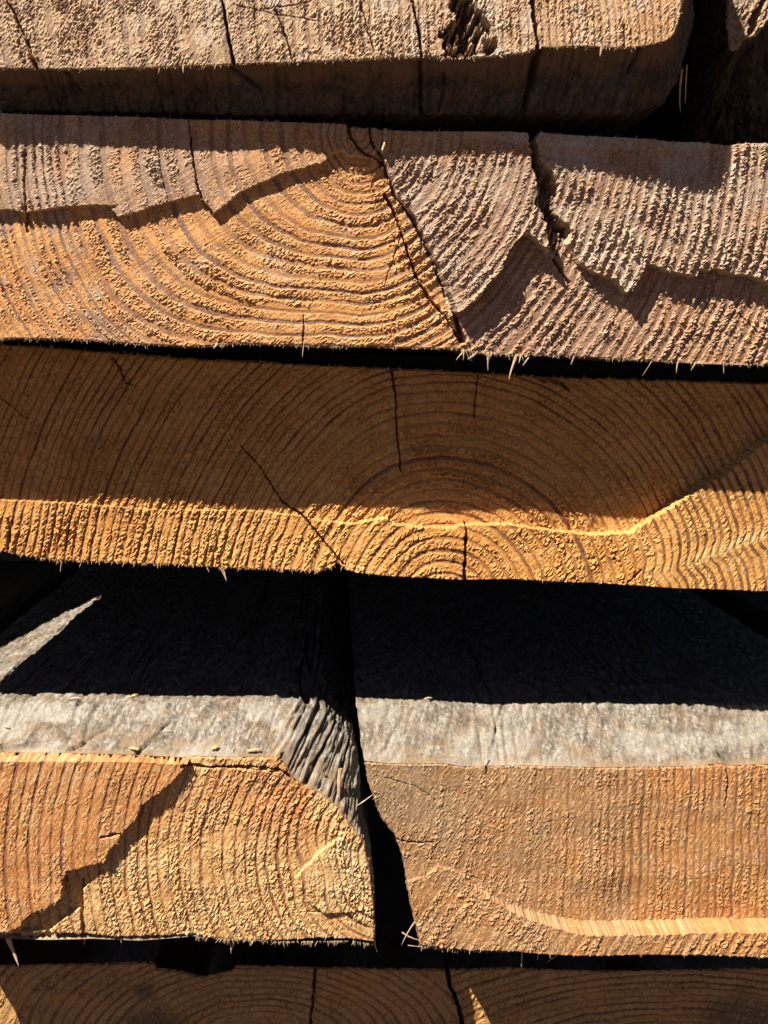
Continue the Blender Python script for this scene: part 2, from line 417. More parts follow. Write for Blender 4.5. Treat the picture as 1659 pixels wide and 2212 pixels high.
# ================================================================== GROUND
mg = bpy.data.materials.new('dry_soil'); t, b = nt(mg)
c = mix(t, ramp(t, noise(t, 30, 6, .7), .35, .65), (.075, .042, .021), (.045, .026, .013))
t.links.new(c, b.inputs['Base Color']); b.inputs['Roughness'].default_value = .95
bump(t, b, noise(t, 120, 6, .7), .6, .01)
gx = np.linspace(-30, 30, 61); gy = np.linspace(-30, 30, 61); GX, GY = np.meshgrid(gx, gy)
Ig = np.arange(61 * 61).reshape(61, 61)
g = mesh_np('ground', np.stack([GX.ravel(), GY.ravel(), 0 * GX.ravel()], 1),
            np.stack([Ig[:-1, :-1].ravel(), Ig[:-1, 1:].ravel(), Ig[1:, 1:].ravel(), Ig[1:, :-1].ravel()], 1), mg)
g['kind'] = 'structure'

# ================================================================== MATERIALS
GREYP, GREYD, BRN = (.36, .33, .29), (.15, .13, .11), (.20, .12, .065)
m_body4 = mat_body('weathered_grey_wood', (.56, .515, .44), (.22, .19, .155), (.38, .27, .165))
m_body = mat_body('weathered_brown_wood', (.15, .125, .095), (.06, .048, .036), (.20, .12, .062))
m_fib1 = mat_plain('pale_fibre', (.50, .34, .19), (.30, .19, .10))
m_fib2 = mat_plain('golden_fibre', (.60, .36, .14), (.40, .22, .08))
m_fib3 = mat_plain('greyed_fibre', (.52, .43, .33), (.34, .25, .17))
m_fuzz = mat_plain('torn_fibre', (.66, .50, .31), (.52, .36, .19))
m_fuzz2 = mat_plain('bleached_torn_fibre', (.66, .57, .46), (.48, .38, .29))
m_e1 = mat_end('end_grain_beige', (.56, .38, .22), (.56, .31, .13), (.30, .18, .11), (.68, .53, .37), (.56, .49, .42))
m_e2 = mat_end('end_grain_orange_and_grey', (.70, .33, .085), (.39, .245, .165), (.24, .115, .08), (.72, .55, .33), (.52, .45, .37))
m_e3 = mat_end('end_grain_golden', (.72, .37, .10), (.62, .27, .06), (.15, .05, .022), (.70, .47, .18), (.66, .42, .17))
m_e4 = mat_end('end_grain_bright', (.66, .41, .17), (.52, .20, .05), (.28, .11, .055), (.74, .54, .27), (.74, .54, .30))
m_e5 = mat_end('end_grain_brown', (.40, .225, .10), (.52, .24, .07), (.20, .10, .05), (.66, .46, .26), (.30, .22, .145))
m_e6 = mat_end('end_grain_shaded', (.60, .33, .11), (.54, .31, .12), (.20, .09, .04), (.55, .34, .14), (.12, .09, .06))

def R(cx, cy, f, ax=1., ay=1.):
    def g_(u, v):
        dx = (u - cx) * ax; dy = (v - cy) * ay
        return f(np.hypot(dx, dy), np.arctan2(dy, dx))
    return g_
def G(name, label):
    return thing(name, label, 'timber', (0, 0, 0), 'stacked timbers')
def ext(top, bot):           # outline from top line (left to right) and bottom line (left to right)
    return list(top) + list(bot)[::-1]

# ------------------------------------------------------------------ row 1: top timber
d1 = lambda u: np.interp(u, [-420, 0, 560, 1050, 1400, 1500], [-74, -78, -87, -118, -146, -152])
t1 = G('sawn_timber', 'uppermost timber, pale beige end with a dark rotten hole and shaded slanted underside')
bot1 = [(-420, 156), (0, 150), (120, 151), (250, 150), (380, 147), (500, 141), (620, 138), (700, 135), (830, 128), (880, 124), (950, 124), (960, 128), (1060, 124), (1140, 115), (1160, 104), (1200, 104), (1260, 102), (1350, 106), (1400, 100)]
rt1 = [(1440, 90), (1460, 72), (1470, 40), (1478, 0), (1480, -420)]
out1 = [(-420, -420)] + bot1 + rt1
def ring1(u, v):
    x = u + .10 * (v - 150) * -1.6 + 18 * np.sin(v / 170)
    x = x - .00009 * (np.clip(900 - u, 0, 900)) * (v - 150)
    return np.interp(x, [-400, 0, 560, 760, 900, 1150, 1500], [0, 9, 24, 31.5, 38.5, 52, 74])
cut_end(t1, m_e1, out1, d1, ring1,
        cracks=[([(20, 10), (45, 60), (62, 100), (80, 152)], 2, 5, 45), ([(478, -5), (488, 40), (495, 90), (506, 145)], 4, 6, 60),
                ([(595, 20), (615, 70), (632, 130)], 1.5, 2, 18), ([(780, 10), (808, 110)], 1.2, 1.6, 12),
                ([(560, 22), (640, 10), (700, -10)], 1.5, 1, 10), ([(890, 0), (905, 60), (910, 120)], 3, 5, 50),
                ([(1150, -5), (1155, 40), (1164, 90), (1160, 120)], 5, 9, 80), ([(1348, 55), (1350, 100)], 2, 3, 18),
                ([(505, 10), (590, 30), (690, 45)], 1, 1, 7)],
        rots=[([(968, -20), (1022, -20), (1035, 20), (1060, 60), (1078, 92), (1075, 112), (1040, 118), (1025, 122), (985, 135), (955, 118), (955, 60), (985, 45)], 62)],
        patch=lambda u, v: ss(900, 1450, u + 120 * (fbm(u / 80, v / 60, 4) - .5)) * .85 + .25 * fbm(u / 40, v / 40, 9) - .1 + .5 * ss(60, 0, u),
        weather=lambda u, v: .5 * ss(.55, .75, fbm(u / 60, v / 90, 77)) * ss(300, 500, u) + .5 * ss(60, 0, np.abs(u - 1050)),
        tuftf=lambda u, v: 1.0 - .25 * ss(1000, 1300, u),
        rough=2.2, late_rough=.5, rf=.66, grain=.62, fibre_dir=58, nfz=2200, seed=101, late_amt=1.35, relief=1.6, lo=.55, vlo=-40)
f1 = []; b1 = []
kk = lambda u: 1 + float(d1(np.array([u]))[0]) / D
fo = [(-420, -420)] + bot1[::1] + rt1
for (u, v) in fo:
    f1.append(((u - VX) * kk(u), (v - VY) * kk(u)))
for (u, v), (x, z) in zip(fo, f1):
    if v <= -420: b1.append((x + (42 if u > 0 else 0), z))
    elif u < 1405: b1.append((x, -541 + 22 * max(0, (u - 0)) / 1400.))
    else:
        uu_, vv_ = {90: (1445, 215), 72: (1472, 165), 40: (1488, 100), 0: (1508, 20)}[v]; b1.append(((uu_ - VX) * .962, (vv_ - VY) * .962))
d1r = lambda x: d1(x / .95 + VX)
body(t1, m_body, f1, b1, d1r, 84, fine=range(1, len(bot1) + 4), seed=11, amp=2.6, fresh_len=52, groovef=lambda x, z: .22 + 0 * x, cuts=[((905 - VX) * .95, 0, (915 - VX) * .97, 130, 4, 22), ((1160 - VX) * .94, 0, (1138 - VX) * .96, 120, 7, 34), (-215, 0, -150, 60, 4, 16), (610, 0, 600, 40, 4, 14), (230, 30, 225, 110, 3, 10), (-560, 0, -530, 60, 3, 10)])
fringe(t1, m_fib1, bot1[1:], d1, 150, 3, 12, seed=21)
splinters(t1, m_fib1, [(345, 146, 342, 158, 3, 2), (396, 143, 396, 158, 5, 2), (470, 128, 463, 150, 8, -2), (1300, 100, 1296, 122, 9, -1)], d1)
splinters(t1, m_fib2, [(1474, 150, 1470, 243, 8, 0), (1484, 140, 1480, 226, 6, 0)], -45)

# ------------------------------------------------------------------ row 2: split timber with plates broken away
t2 = G('sawn_timber', 'orange ringed timber with greyed plates broken away in steps, second from the top')
top2 = [(-420, 244), (0, 245), (60, 248), (150, 250), (300, 253), (420, 259), (500, 259), (600, 263), (660, 266), (740, 268), (758, 276), (800, 277), (832, 282), (950, 287), (1090, 289), (1135, 292), (1142, 312), (1152, 300), (1160, 289), (1250, 296), (1330, 300), (1400, 303), (1440, 310), (1500, 309), (1560, 317), (1600, 312), (1659, 313), (2220, 335)]
bot2 = [(-420, 726), (0, 732), (150, 735), (300, 745), (400, 750), (530, 745), (700, 750), (790, 749), (830, 752), (990, 755), (1050, 765), (1200, 770), (1400, 780), (1500, 785), (1659, 790), (2220, 806)]
out2 = ext(top2, bot2)
A2 = [(-430, 200), (-430, 455), (0, 456), (25, 454), (55, 460), (85, 457), (130, 452), (165, 447), (210, 445), (262, 446), (243, 454), (258, 470), (295, 462), (330, 447), (380, 435), (431, 422), (443, 445), (458, 463), (472, 457), (488, 445), (525, 415), (570, 395), (612, 377), (650, 367), (693, 355), (700, 350), (722, 332), (740, 330), (757, 341), (790, 343), (822, 352), (835, 300), (835, 200)]
C2 = [(835, 200), (822, 352), (855, 425), (889, 470), (909, 510), (934, 550), (959, 618), (969, 685), (1000, 668), (1030, 648), (1045, 623), (1067, 603), (1082, 583), (1080, 573), (1092, 548), (1124, 508), (1150, 520), (1178, 550), (1170, 470), (1155, 440), (1150, 400), (1142, 340), (1140, 200)]
E2 = [(1140, 200), (1150, 340), (1185, 370), (1198, 395), (1190, 415), (1190, 460), (1200, 475), (1224, 490), (1222, 530), (1244, 568), (1280, 593), (1292, 596), (1320, 608), (1344, 636), (1357, 628), (1380, 593), (1387, 570), (1430, 586), (1480, 598), (1492, 601), (1502, 583), (1525, 588), (1535, 583), (1580, 596), (1610, 596), (1659, 618), (2230, 800), (2230, 200)]
def ring2(u, v):
    dx = u - 775; dy = v - 292; r = np.hypot(dx, dy); th = np.arctan2(dy, dx)
    left = ss(.1, .9, -dx / (r + 1)); right = ss(.1, .95, dx / (r + 1))
    iL = np.interp(r, [0, 100, 430, 640, 740, 1200], [0, 7, 16, 21, 26, 50])
    iD = np.interp(r, [0, 60, 130, 460, 900], [0, 3.5, 7, 21, 40])
    iR = np.interp(r, [0, 60, 400, 900, 1500], [0, 4, 21, 46, 76])
    return iL * left + iR * right + iD * (1 - left - right)
def patch2(u, v):
    rightp = ss(-12, 14, (u - 822) - (v - 352) * .47) * ss(280, 380, v)
    upper = inside(u, v, A2) * (.35 + .6 * ss(700, 150, u) * ss(.35, .6, fbm(u / 70, v / 120, 31) + .1))
    low = ss(.48, .66, fbm(u / 60, v / 80, 35)) * ss(420, 180, u) * .8
    dright = .55 * ss(1150, 1500, u) * (v > 640)
    return np.maximum(np.maximum(rightp * (.98 - .45 * dright), upper), low) + .1 * fbm(u / 30, v / 30, 36) + .0
def weather2(u, v):
    e = inside(u, v, E2) * .45 + inside(u, v, C2) * .3 + inside(u, v, A2) * .28 * ss(600, 200, u)
    e += .75 * ss(26, 4, v - 260 - .035 * u) * ss(700, 900, u)
    w = ss(.42, .7, fbm(u / 45, v / 60, 41))
    return e * (.35 + .9 * w) + .55 * ss(.5, .75, fbm(u / 70, v / 40, 43)) * (ss(80, 0, np.abs(v - 640 - (u - 200) * .3)) * ss(420, 250, u))
cut_end(t2, m_e2, out2, 0, ring2,
        levels=[(A2, lambda u, v: 13 + 2 * ss(500, 0, u)), (C2, lambda u, v: 20 + 16 * ss(850, 1150, u)), (E2, 27), ([(1166, 388), (1185, 395), (1203, 402), (1199, 428), (1180, 422), (1164, 400)], -44), ([(1194, 474), (1222, 488), (1218, 508), (1196, 496)], -44), ([(1160, 424), (1172, 428), (1176, 466), (1164, 462)], -44),
                ([(822, 352), (800, 400), (870, 560), (905, 620), (985, 735), (1000, 760), (2240, 830), (2240, 150), (835, 150)], -3)],
        cracks=[([(60, 335), (58, 400), (60, 460), (58, 500)], 2.5, 3.5, 30), ([(410, 262), (418, 340), (428, 400), (434, 425)], 1.5, 3, 26),
                ([(434, 425), (458, 462)], 3, 4, 20), ([(752, 275), (757, 300), (785, 335), (822, 350)], 4, 5, 26), ([(796, 280), (800, 310), (826, 345)], 4, 5, 26),
                ([(824, 350), (855, 425), (889, 470), (909, 510), (934, 560), (962, 630), (990, 700), (1000, 740)], 4, 7, 40),
                ([(829, 420), (850, 452), (867, 500), (884, 553), (905, 608), (925, 640), (960, 680), (996, 738)], 4, 4, 34),
                ([(1142, 290), (1146, 330), (1160, 380)], 9, 12, 60), ([(655, 680), (655, 750)], 1.5, 2.5, 16),
                ([(870, 500), (830, 620)], 1, 1.5, 8), ([(1170, 735), (1200, 700)], 1, 1.5, 8), ([(1600, 680), (1640, 720)], 1, 1.5, 9),
                ([(1195, 560), (1215, 590), (1230, 610)], 4, 5, 20)],
        rots=[([(1134, 330), (1155, 335), (1180, 375), (1200, 398), (1192, 440), (1196, 470), (1225, 492), (1222, 520), (1205, 560), (1190, 540), (1172, 520), (1166, 470), (1152, 440), (1160, 400), (1140, 370)], 26)],
        lo=lambda u, v: .62 - .08 * (u > 850), patch=patch2, weather=weather2,
        tuftf=lambda u, v: .75 + .5 * ss(820, 900, u) + .45 * inside(u, v, E2) - .35 * (ss(650, 300, v) * ss(300, 450, u) * ss(800, 600, u)),
        rough=2.5, late_rough=.10, rf=.5, grain=.52, fibre_dir=30, fzmat=m_fuzz2, lips=True, nfz=4200, saw_amp=.7, seed=202, late_amt=1.25, relief=1.6)
B2f = [(u, v) for u, v in real(out2, 0)]
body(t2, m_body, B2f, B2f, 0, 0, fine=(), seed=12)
fringe(t2, m_fib1, [p for p in bot2 if -50 < p[0] < 1700] + [(1700, 791)], -2, 330, 3, 12, seed=22, rr=(.35, .9))
fringe(t2, m_fib3, [p for p in top2 if 0 <= p[0] < 1700], 0, 420, 3, 11, down=-1, seed=23, spread=.9)
splinters(t2, m_fib1, [(1118, 765, 1099, 820, 10, 8), (1055, 760, 1054, 802, 6, 3), (1062, 758, 1053, 792, 5, 2), (1142, 772, 1129, 790, 6, 3),
                       (1240, 770, 1233, 788, 5, 2), (1408, 780, 1387, 813, 2.5, 2), (1464, 782, 1461, 806, 5, 1), (1503, 785, 1492, 801, 4, 2),
                       (1563, 784, 1563, 807, 4, 1), (657, 740, 653, 772, 4, 2), (470, 742, 461, 753, 9, 4), (1005, 757, 985, 778, 6, 2),
                       (1032, 760, 1010, 776, 9, 4), (26, 456, 20, 479, 9, -12), (1700, 786, 1690, 812, 5, 2)], 0)

# ------------------------------------------------------------------ row 3: mostly shaded, lit lower strip
t3 = G('sawn_timber', 'golden timber with arched rings, shaded above a sunlit strip, third from the top')
D3 = 177
top3 = [(-330, 735), (0, 742), (100, 750), (300, 765), (430, 776), (560, 782), (650, 787), (830, 795), (950, 800), (1200, 815), (1400, 820), (1659, 828), (2080, 842)]
bot3 = [(-330, 1180), (0, 1190), (20, 1196), (60, 1203), (130, 1212), (250, 1216), (400, 1222), (540, 1230), (640, 1233), (690, 1236), (712, 1228), (730, 1216), (745, 1230), (770, 1236), (830, 1241), (1000, 1250), (1100, 1248), (1200, 1254), (1300, 1257), (1400, 1264), (1500, 1266), (1659, 1272), (2080, 1284)]
out3 = ext(top3, bot3)
L3 = [(-420, 1075), (0, 1078), (150, 1086), (300, 1096), (350, 1101), (440, 1100), (560, 1103), (640, 1112), (664, 1118), (700, 1124), (760, 1128), (836, 1116), (846, 1130), (900, 1134), (970, 1137), (1004, 1130), (1100, 1129), (1180, 1142), (1270, 1150), (1355, 1147), (1385, 1126), (1420, 1103), (1450, 1081), (1485, 1061), (1520, 1036), (1550, 1021), (1580, 996), (1630, 957), (1659, 938), (2100, 660), (2100, 1320), (-420, 1320)]
def ring3(u, v):
    dx = u - 955; dy = v - 1310; r = np.hypot(dx, dy)
    left = ss(.2, 1., -dx / (r + 1))
    i0 = np.interp(r, [0, 60, 470, 760, 1500], [0, 3, 20, 36, 78]); i1 = np.interp(r, [0, 60, 400, 1000, 1500], [0, 3, 19, 53, 82])
    kn = np.exp(-((v - 1205 + (u - 1500) * .33) / 26.) ** 2) * ss(1330, 1450, u)
    return i0 * (1 - left) + i1 * left + kn * .9
cut_end(t3, m_e3, out3, D3, ring3,
        levels=[(L3, lambda u, v: 6 + 20 * ss(640, 860, u) + 12 * ss(1380, 1450, u))],
        cracks=[([(520, 963), (565, 1013), (583, 1043), (610, 1083), (645, 1106), (665, 1125), (700, 1170), (740, 1215)], .9, 3.5, 26),
                ([(845, 795), (848, 820), (855, 850), (858, 930), (866, 1020)], 4, 1.5, 26), ([(1033, 800), (1028, 850), (1025, 900)], 3, 1.5, 22),
                ([(1004, 1130), (1001, 1190), (1001, 1255)], 3.5, 4.5, 34), ([(242, 772), (262, 800), (272, 825), (290, 832)], 2.5, 2, 18),
                ([(20, 1120), (26, 1170)], 4, 3, 14), ([(1180, 812), (1215, 830), (1228, 842)], 9, 4, 26), ([(1140, 806), (1180, 825)], 6, 3, 20),
                ([(1375, 1225), (1355, 1245), (1345, 1255)], 2, 3, 14), ([(1220, 1235), (1205, 1258)], 2, 3, 12), ([(0, 858), (30, 880), (60, 905)], 1, 1, 7)],
        patch=lambda u, v: .5 + .5 * np.sin(u / 150. + 1) * .6 + .3 * fbm(u / 60, v / 60, 66) - .2,
        weather=lambda u, v: 1.0 * ss(16, 6, np.abs(v - 1180 + (u - 1540) * .36 + 10 * (fbm(u / 30, v / 30, 71) - .5))) * ss(1440, 1500, u) + .8 * ss(34, 10, np.hypot((u - 1415) * .9, (v - 1235) * 1.4)) * fbm(u / 12, v / 12, 72) * 1.5 + .2 * ss(.55, .8, fbm(u / 50, v / 30, 67)) * (ss(1130, 1200, u) * (v > 1130)),
        tuftf=lambda u, v: 1 - .6 * ss(1380, 1430, u) * inside(u, v, L3),
        rough=2.6, late_rough=.10, rf=.6, grain=.66, lo=lambda u, v: .66 - .12 * ss(1400, 1500, u), fibre_dir=50, riser=.04, nfz=2600, saw_amp=.7, seed=303, late_amt=lambda u, v: 1.15 + .5 * (inside(u, v, L3) & (u > 1380)), relief=1.8)
B3 = real(out3, D3)
body(t3, m_body, B3, B3, D3, 0, fine=(), seed=13, skew=(.06, 0))
fringe(t3, m_fib2, [p for p in bot3 if 0 <= p[0] < 1700], D3 - 16, 420, 3, 12, seed=24)
fringe(t3, m_fib2, [p for p in top3 if 0 <= p[0] < 1700], D3, 300, 3, 13, down=-1, seed=25, spread=.9)
splinters(t3, m_fib1, [(133, 1212, 130, 1236, 4, 2), (177, 1214, 171, 1226, 4, 2), (476, 1226, 488, 1252, 5, 3), (482, 1228, 489, 1256, 7, 4), (447, 1226, 452, 1236, 4, 1),
                       (1469, 1264, 1469, 1282, 4, 2), (540, 1272, 545, 1280, 4, 2)][:6], D3 - 12)

# ------------------------------------------------------------------ row 4: two bevelled timbers side by side
D4 = 216; BV = 87; ZT = 869
t4 = G('sawn_timber', 'lower left timber, bright orange cut end with a grey slanted top and a stepped break')
o4 = [(-245, 1618), (-245, 2022), (0, 2030), (100, 2032), (200, 2030), (300, 2034), (420, 2024), (440, 2026), (520, 2034), (600, 2034), (700, 2026), (760, 2030), (808, 2036), (810, 2040), (809, 1960), (801, 1880), (789, 1825), (778, 1806), (760, 1788), (730, 1745), (690, 1715), (655, 1695), (632, 1680), (618, 1652), (600, 1636), (500, 1636), (420, 1634), (400, 1638), (300, 1632), (150, 1628), (0, 1626)]
P4 = [(-300, 1500), (0, 1500), (400, 1500), (410, 1648), (396, 1655), (378, 1678), (345, 1705), (320, 1721), (307, 1732), (300, 1758), (280, 1778), (265, 1793), (260, 1808), (240, 1828), (230, 1851), (200, 1858), (170, 1868), (150, 1870), (142, 1893), (135, 1930), (115, 1945), (85, 1957), (60, 1972), (50, 1990), (25, 2000), (0, 2001), (-300, 2000)]
def ring4(u, v):
    dx = u - 850; dy = (v - 1855) * 1.0; r = np.hypot(dx, dy)
    kn = np.exp(-(((u - 690) / 70.) ** 2 + ((v - 1880) / 60.) ** 2))
    return np.interp(r, [0, 100, 300, 560, 900, 1300], [0, 5, 15, 26, 39.5, 54]) + kn * 1.5
cut_end(t4, m_e4, o4, D4, ring4,
        levels=[([(636, 1892), (668, 1862), (690, 1838), (720, 1815), (748, 1796), (790, 1790), (812, 1850), (815, 1970), (700, 1968), (660, 1940)], lambda u, v: 9 * ss(815, 700, u)), (P4, lambda u, v: 20 * ss(1624, 1637, v)), ([(-300, 2018), (0, 2017), (110, 2012), (130, 2014), (200, 2018), (270, 2022), (420, 2018), (480, 2050), (-300, 2060)], -16),
                ([(200, 1900), (176, 1925), (178, 1960), (150, 1975), (120, 2000), (105, 2012), (40, 2012), (90, 1960), (140, 1930), (160, 1890)], -12)],
        cracks=[([(178, 1905), (176, 1960), (180, 2025)], 3, 5, 24), ([(222, 1800), (240, 1796), (262, 1792)], 2, 4, 12), ([(520, 1660), (620, 1668)], 1.5, 2, 10),
                ([(650, 1970), (808, 1968)], 1.5, 2, 6), ([(398, 1648), (440, 1657), (520, 1656), (600, 1660), (640, 1690)], 6, 3, 22)],
        patch=lambda u, v: np.maximum(inside(u, v, P4) * (.9 - .2 * fbm(u / 50, v / 50, 8)), .55 * ss(1900, 1700, v) * ss(.3, .6, fbm(u / 70, v / 70, 5)) + .35 * ss(100, 40, np.abs(u - 600)) * ss(1900, 1800, v)),
        weather=lambda u, v: .25 * ss(.6, .8, fbm(u / 40, v / 40, 9)) + .75 * ss(80, 35, np.hypot((u - 730) * .8, v - 1875)),
        tuftf=lambda u, v: 1.05 - .6 * inside(u, v, P4) - .3 * ss(60, 25, np.hypot(u - 715, v - 1850)),
        rough=2.2, late_rough=.35, rf=.66, grain=.62, lo=.66, fibre_dir=57, riser=.12, nfz=3600, seed=404, late_amt=1.4, relief=1.6)
f4 = real(o4, D4)
b4 = []
for (u, v), (x, z) in zip(o4, f4):
    if v < 1645 and u < 610: b4.append((x if u > -200 else -1060., ZT + (0 if u > -200 else 0)))
    elif v < 1660: b4.append((-50, ZT))
    elif v < 1690: b4.append((-20, ZT + 22))
    elif v < 1700: b4.append((0, ZT + 45))
    elif v < 1720: b4.append((22, ZT + 68))
    elif v < 1750: b4.append((48, ZT + 95))
    elif v < 1800: b4.append((60, ZT + 150))
    elif v < 1812: b4.append((66, ZT + 230))
    else: b4.append((x, z))
for i, (u, v) in enumerate(o4):
    if i == 1: b4[i] = (-1080, f4[i][1])
    if abs(u - 600) < 1 and v < 1640: b4[i] = (-75, ZT)
nn4 = len(o4)
body(t4, m_body4, f4, b4, D4, BV, fine=range(14, nn4), seed=14, amp=2.8, fresh_len=15, fine_len=1400, cuts=[(-640, 10, -560, 60, 3, 12), (-480, 0, -400, 90, 3.5, 12), (-800, 0, -835, 50, 4, 14), (-420, 105, -360, 160, 3, 9), (-250, 118, -235, 150, 4, 12)], groovef=lambda x, z: ss(-150, -80, x) * ss(ZT + 330, ZT + 200, z), freshf=lambda s, t: .75 * ss(.46, .62, fbm(s / 40, t / 28, 77)) * ss(75, 25, t), palef=lambda x, t, s: .6 * ss(.48, .68, fbm(x / 90, t / 45, 5)) * ss(150, 90, t))
fringe(t4, m_fib1, [(425, 2026), (600, 2036), (760, 2034), (808, 2042)], D4 - 6, 230, 3, 15, seed=26)
fringe(t4, m_fib2, [(0, 1626), (300, 1632), (600, 1636), (632, 1680), (690, 1715), (760, 1788), (800, 1880)], D4, 160, 3, 9, down=-1, seed=27)
splinters(t4, m_fib1, [(14, 2020, 40, 2086, 22, 10), (808, 2030, 815, 2057, 6, 3), (498, 2036, 499, 2060, 7, 4), (508, 2030, 498, 2054, 8, 4), (184, 2026, 181, 2042, 5, 3),
                       (672, 1655, 664, 1699, 9, -50), (735, 1660, 733, 1738, 20, 4), (700, 1668, 712, 1730, 9, -30), (745, 1690, 757, 1770, 10, -20)], D4 + 22)

t5 = G('sawn_timber', 'lower right timber, brown end under a silver grey top, pale ledge along its bottom')
o5 = [(788, 1645), (798, 1700), (813, 1745), (823, 1768), (852, 1803), (858, 1818), (868, 1850), (878, 1900), (885, 1940), (893, 1985), (902, 2012), (905, 2040), (950, 2046), (1000, 2050), (1060, 2046), (1100, 2042), (1200, 2038), (1350, 2036), (1500, 2036), (1659, 2040), (1930, 2044),
      (1930, 1655), (1659, 1651), (1575, 1656), (1560, 1650), (1500, 1656), (1300, 1659), (1150, 1655), (1050, 1655), (1000, 1657), (960, 1650), (900, 1651), (840, 1650)]
L5 = [(880, 1902), (919, 1892), (947, 1868), (975, 1877), (1000, 1887), (1017, 1907), (1050, 1927), (1095, 1951), (1145, 1966), (1180, 1976), (1225, 1987), (1280, 1991), (1350, 1990), (1500, 1986), (1659, 1984), (1950, 1980), (1950, 2100), (860, 2100)]
def ring5(u, v):
    x = u + 60 * ss(1250, 800, u) * ((v - 1650) / 400.) ** 2 * 2.2 + .04 * (v - 1850)
    low = inside(u, v, L5)
    i = np.interp(x, [700, 900, 1100, 1300, 2000], [0, 6, 14, 25, 66])
    return np.where(low, (u * .95 + (v - 1960) * .62 + 14 * (fbm(u / 50, v / 300, 555) - .5)) / 22., i)
def saw5(u, v): return 0
cut_end(t5, m_e5, o5, D4, ring5,
        levels=[(L5, lambda u, v: 4 + 44 * ss(960, 1260, u))],
        cracks=[([(858, 1815), (880, 1820), (935, 1820)], 4, 1.5, 22), ([(1570, 1655), (1572, 1690), (1566, 1740)], 5, 2, 26), ([(1050, 1655), (1050, 1668)], 3, 2, 10),
                ([(832, 1680), (900, 1700), (940, 1730)], 1, 1, 5), ([(1010, 1890), (1040, 1900)], 1.5, 1, 6)],
        patch=lambda u, v: .85 * ss(1230, 1500, u + 90 * (fbm(u / 70, v / 90, 3) - .5)) + .5 * ss(.5, .7, fbm(u / 80, v / 80, 6)) * ss(1050, 1200, u) + .35 * ss(90, 20, np.hypot((u - 965) * .8, v - 1930)),
        weather=lambda u, v: .6 * ss(170, 30, np.hypot((u - 900) * .9, (v - 1690))) + .25 * ss(.5, .7, fbm(u / 70, v / 50, 12)),
        tuftf=lambda u, v: .85 + .35 * inside(u, v, L5),
        rough=1.8, late_rough=.4, rf=.6, grain=.55, fibre_dir=55, riser=.08, nfz=2600, seed=505, late_amt=lambda u, v: (.55 + .85 * ss(1080, 1330, u)) * (.35 + .8 * fbm(u / 60, v / 70, 56)), relief=1.2)
f5 = real(o5, D4); b5 = []
for (u, v), (x, z) in zip(o5, f5):
    if v < 1665 and u > 830: b5.append((x if u < 1900 else 1360., ZT + 4))
    elif v < 1650: b5.append((59, ZT))
    elif v < 1710: b5.append((72, ZT + 120))
    elif v < 1750: b5.append((100, ZT + 200))
    elif u > 1900: b5.append((1360., z))
    else: b5.append((x, z))
body(t5, m_body4, f5, b5, D4, BV, fine=list(range(21, len(o5))) + [0, 1, 2, 3, 4, 5, 6, 7, 8], seed=15, amp=2.6, fresh_len=16, fine_len=1400, cuts=[(958, 0, 905, 130, 6, 20), (905, 130, 850, 300, 3, 10), (395, 40, 440, 150, 3, 8), (120, 20, 150, 60, 3, 8), (640, 120, 600, 260, 3, 8)], freshf=lambda s, t: .7 * ss(.5, .64, fbm(s / 40, t / 28, 78)) * ss(60, 15, t), palef=lambda x, t, s: .4 * ss(.45, .65, fbm(x / 110, t / 50, 7)) * ss(170, 100, t))
fringe(t5, m_fib1, [(905, 2044), (1000, 2054), (1100, 2054)], D4 - 4, 80, 4, 12, seed=28)
fringe(t5, m_fib1, [(1100, 2043), (1200, 2039), (1350, 2037), (1500, 2037), (1690, 2041)], D4 - 44, 260, 4, 16, seed=29)
fringe(t5, m_fib3, [(788, 1648), (900, 1651), (1050, 1655), (1300, 1659), (1500, 1656), (1700, 1651)], D4, 160, 3, 8, down=-1, seed=30)
splinters(t5, m_fib1, [(899, 1988, 867, 2042, 6, 12), (868, 2014, 912, 2032, 6, 8), (880, 2042, 912, 2046, 4, 4), (1128, 2048, 1126, 2090, 7, 6), (1165, 2050, 1160, 2076, 6, 8), (1204, 2062, 1180, 2080, 4, 2),
                       (1046, 1624, 1042, 1662, 8, 6), (1343, 2044, 1343, 2070, 5, 36), (1640, 2044, 1641, 2080, 6, 36), (920, 2040, 905, 2028, 5, 3)], D4)

# ------------------------------------------------------------------ row 5: shaded timbers at the bottom
D5 = 450
t6 = G('sawn_timber', 'bottom left timber, shaded brown end with a thin vertical crack below the bright orange one')
o6 = [(-230, 2084), (0, 2086), (200, 2082), (330, 2078), (340, 2092), (380, 2096), (440, 2110), (455, 2104), (500, 2098), (510, 2086), (680, 2090), (800, 2092), (962, 2094), (968, 2130), (978, 2150), (990, 2190), (1000, 2240), (1010, 2480), (-230, 2480)]
def ring6(u, v):
    dx = u - 560; dy = v - 2260
    return np.interp(np.hypot(dx * .8, dy * 1.5), [0, 200, 600, 900], [0, 10, 31, 46])
cut_end(t6, m_e6, o6, D5, ring6, cracks=[([(682, 2085), (677, 2150), (668, 2240)], 3, 4, 40)],
        weather=lambda u, v: ss(34, 8, np.hypot(u - 315, v - 2140)) * .9 + .8 * ss(60, 20, np.hypot((u - 330) * .6, v - 2215)), rough=2.4, late_rough=.5, nfz=400, seed=606, late_amt=1.1, vhi=2270)
f6 = real(o6, D5)
body(t6, m_body, f6, f6, D5, 0, fine=(), seed=16)
t7 = G('sawn_timber', 'bottom right timber, shaded brown end crossed by a wedge of sunlight')
o7 = [(972, 2094), (1100, 2092), (1300, 2098), (1500, 2096), (1600, 2092), (1700, 2090), (1900, 2092), (1900, 2480), (1016, 2480), (1008, 2240), (998, 2190), (986, 2150), (976, 2130)]
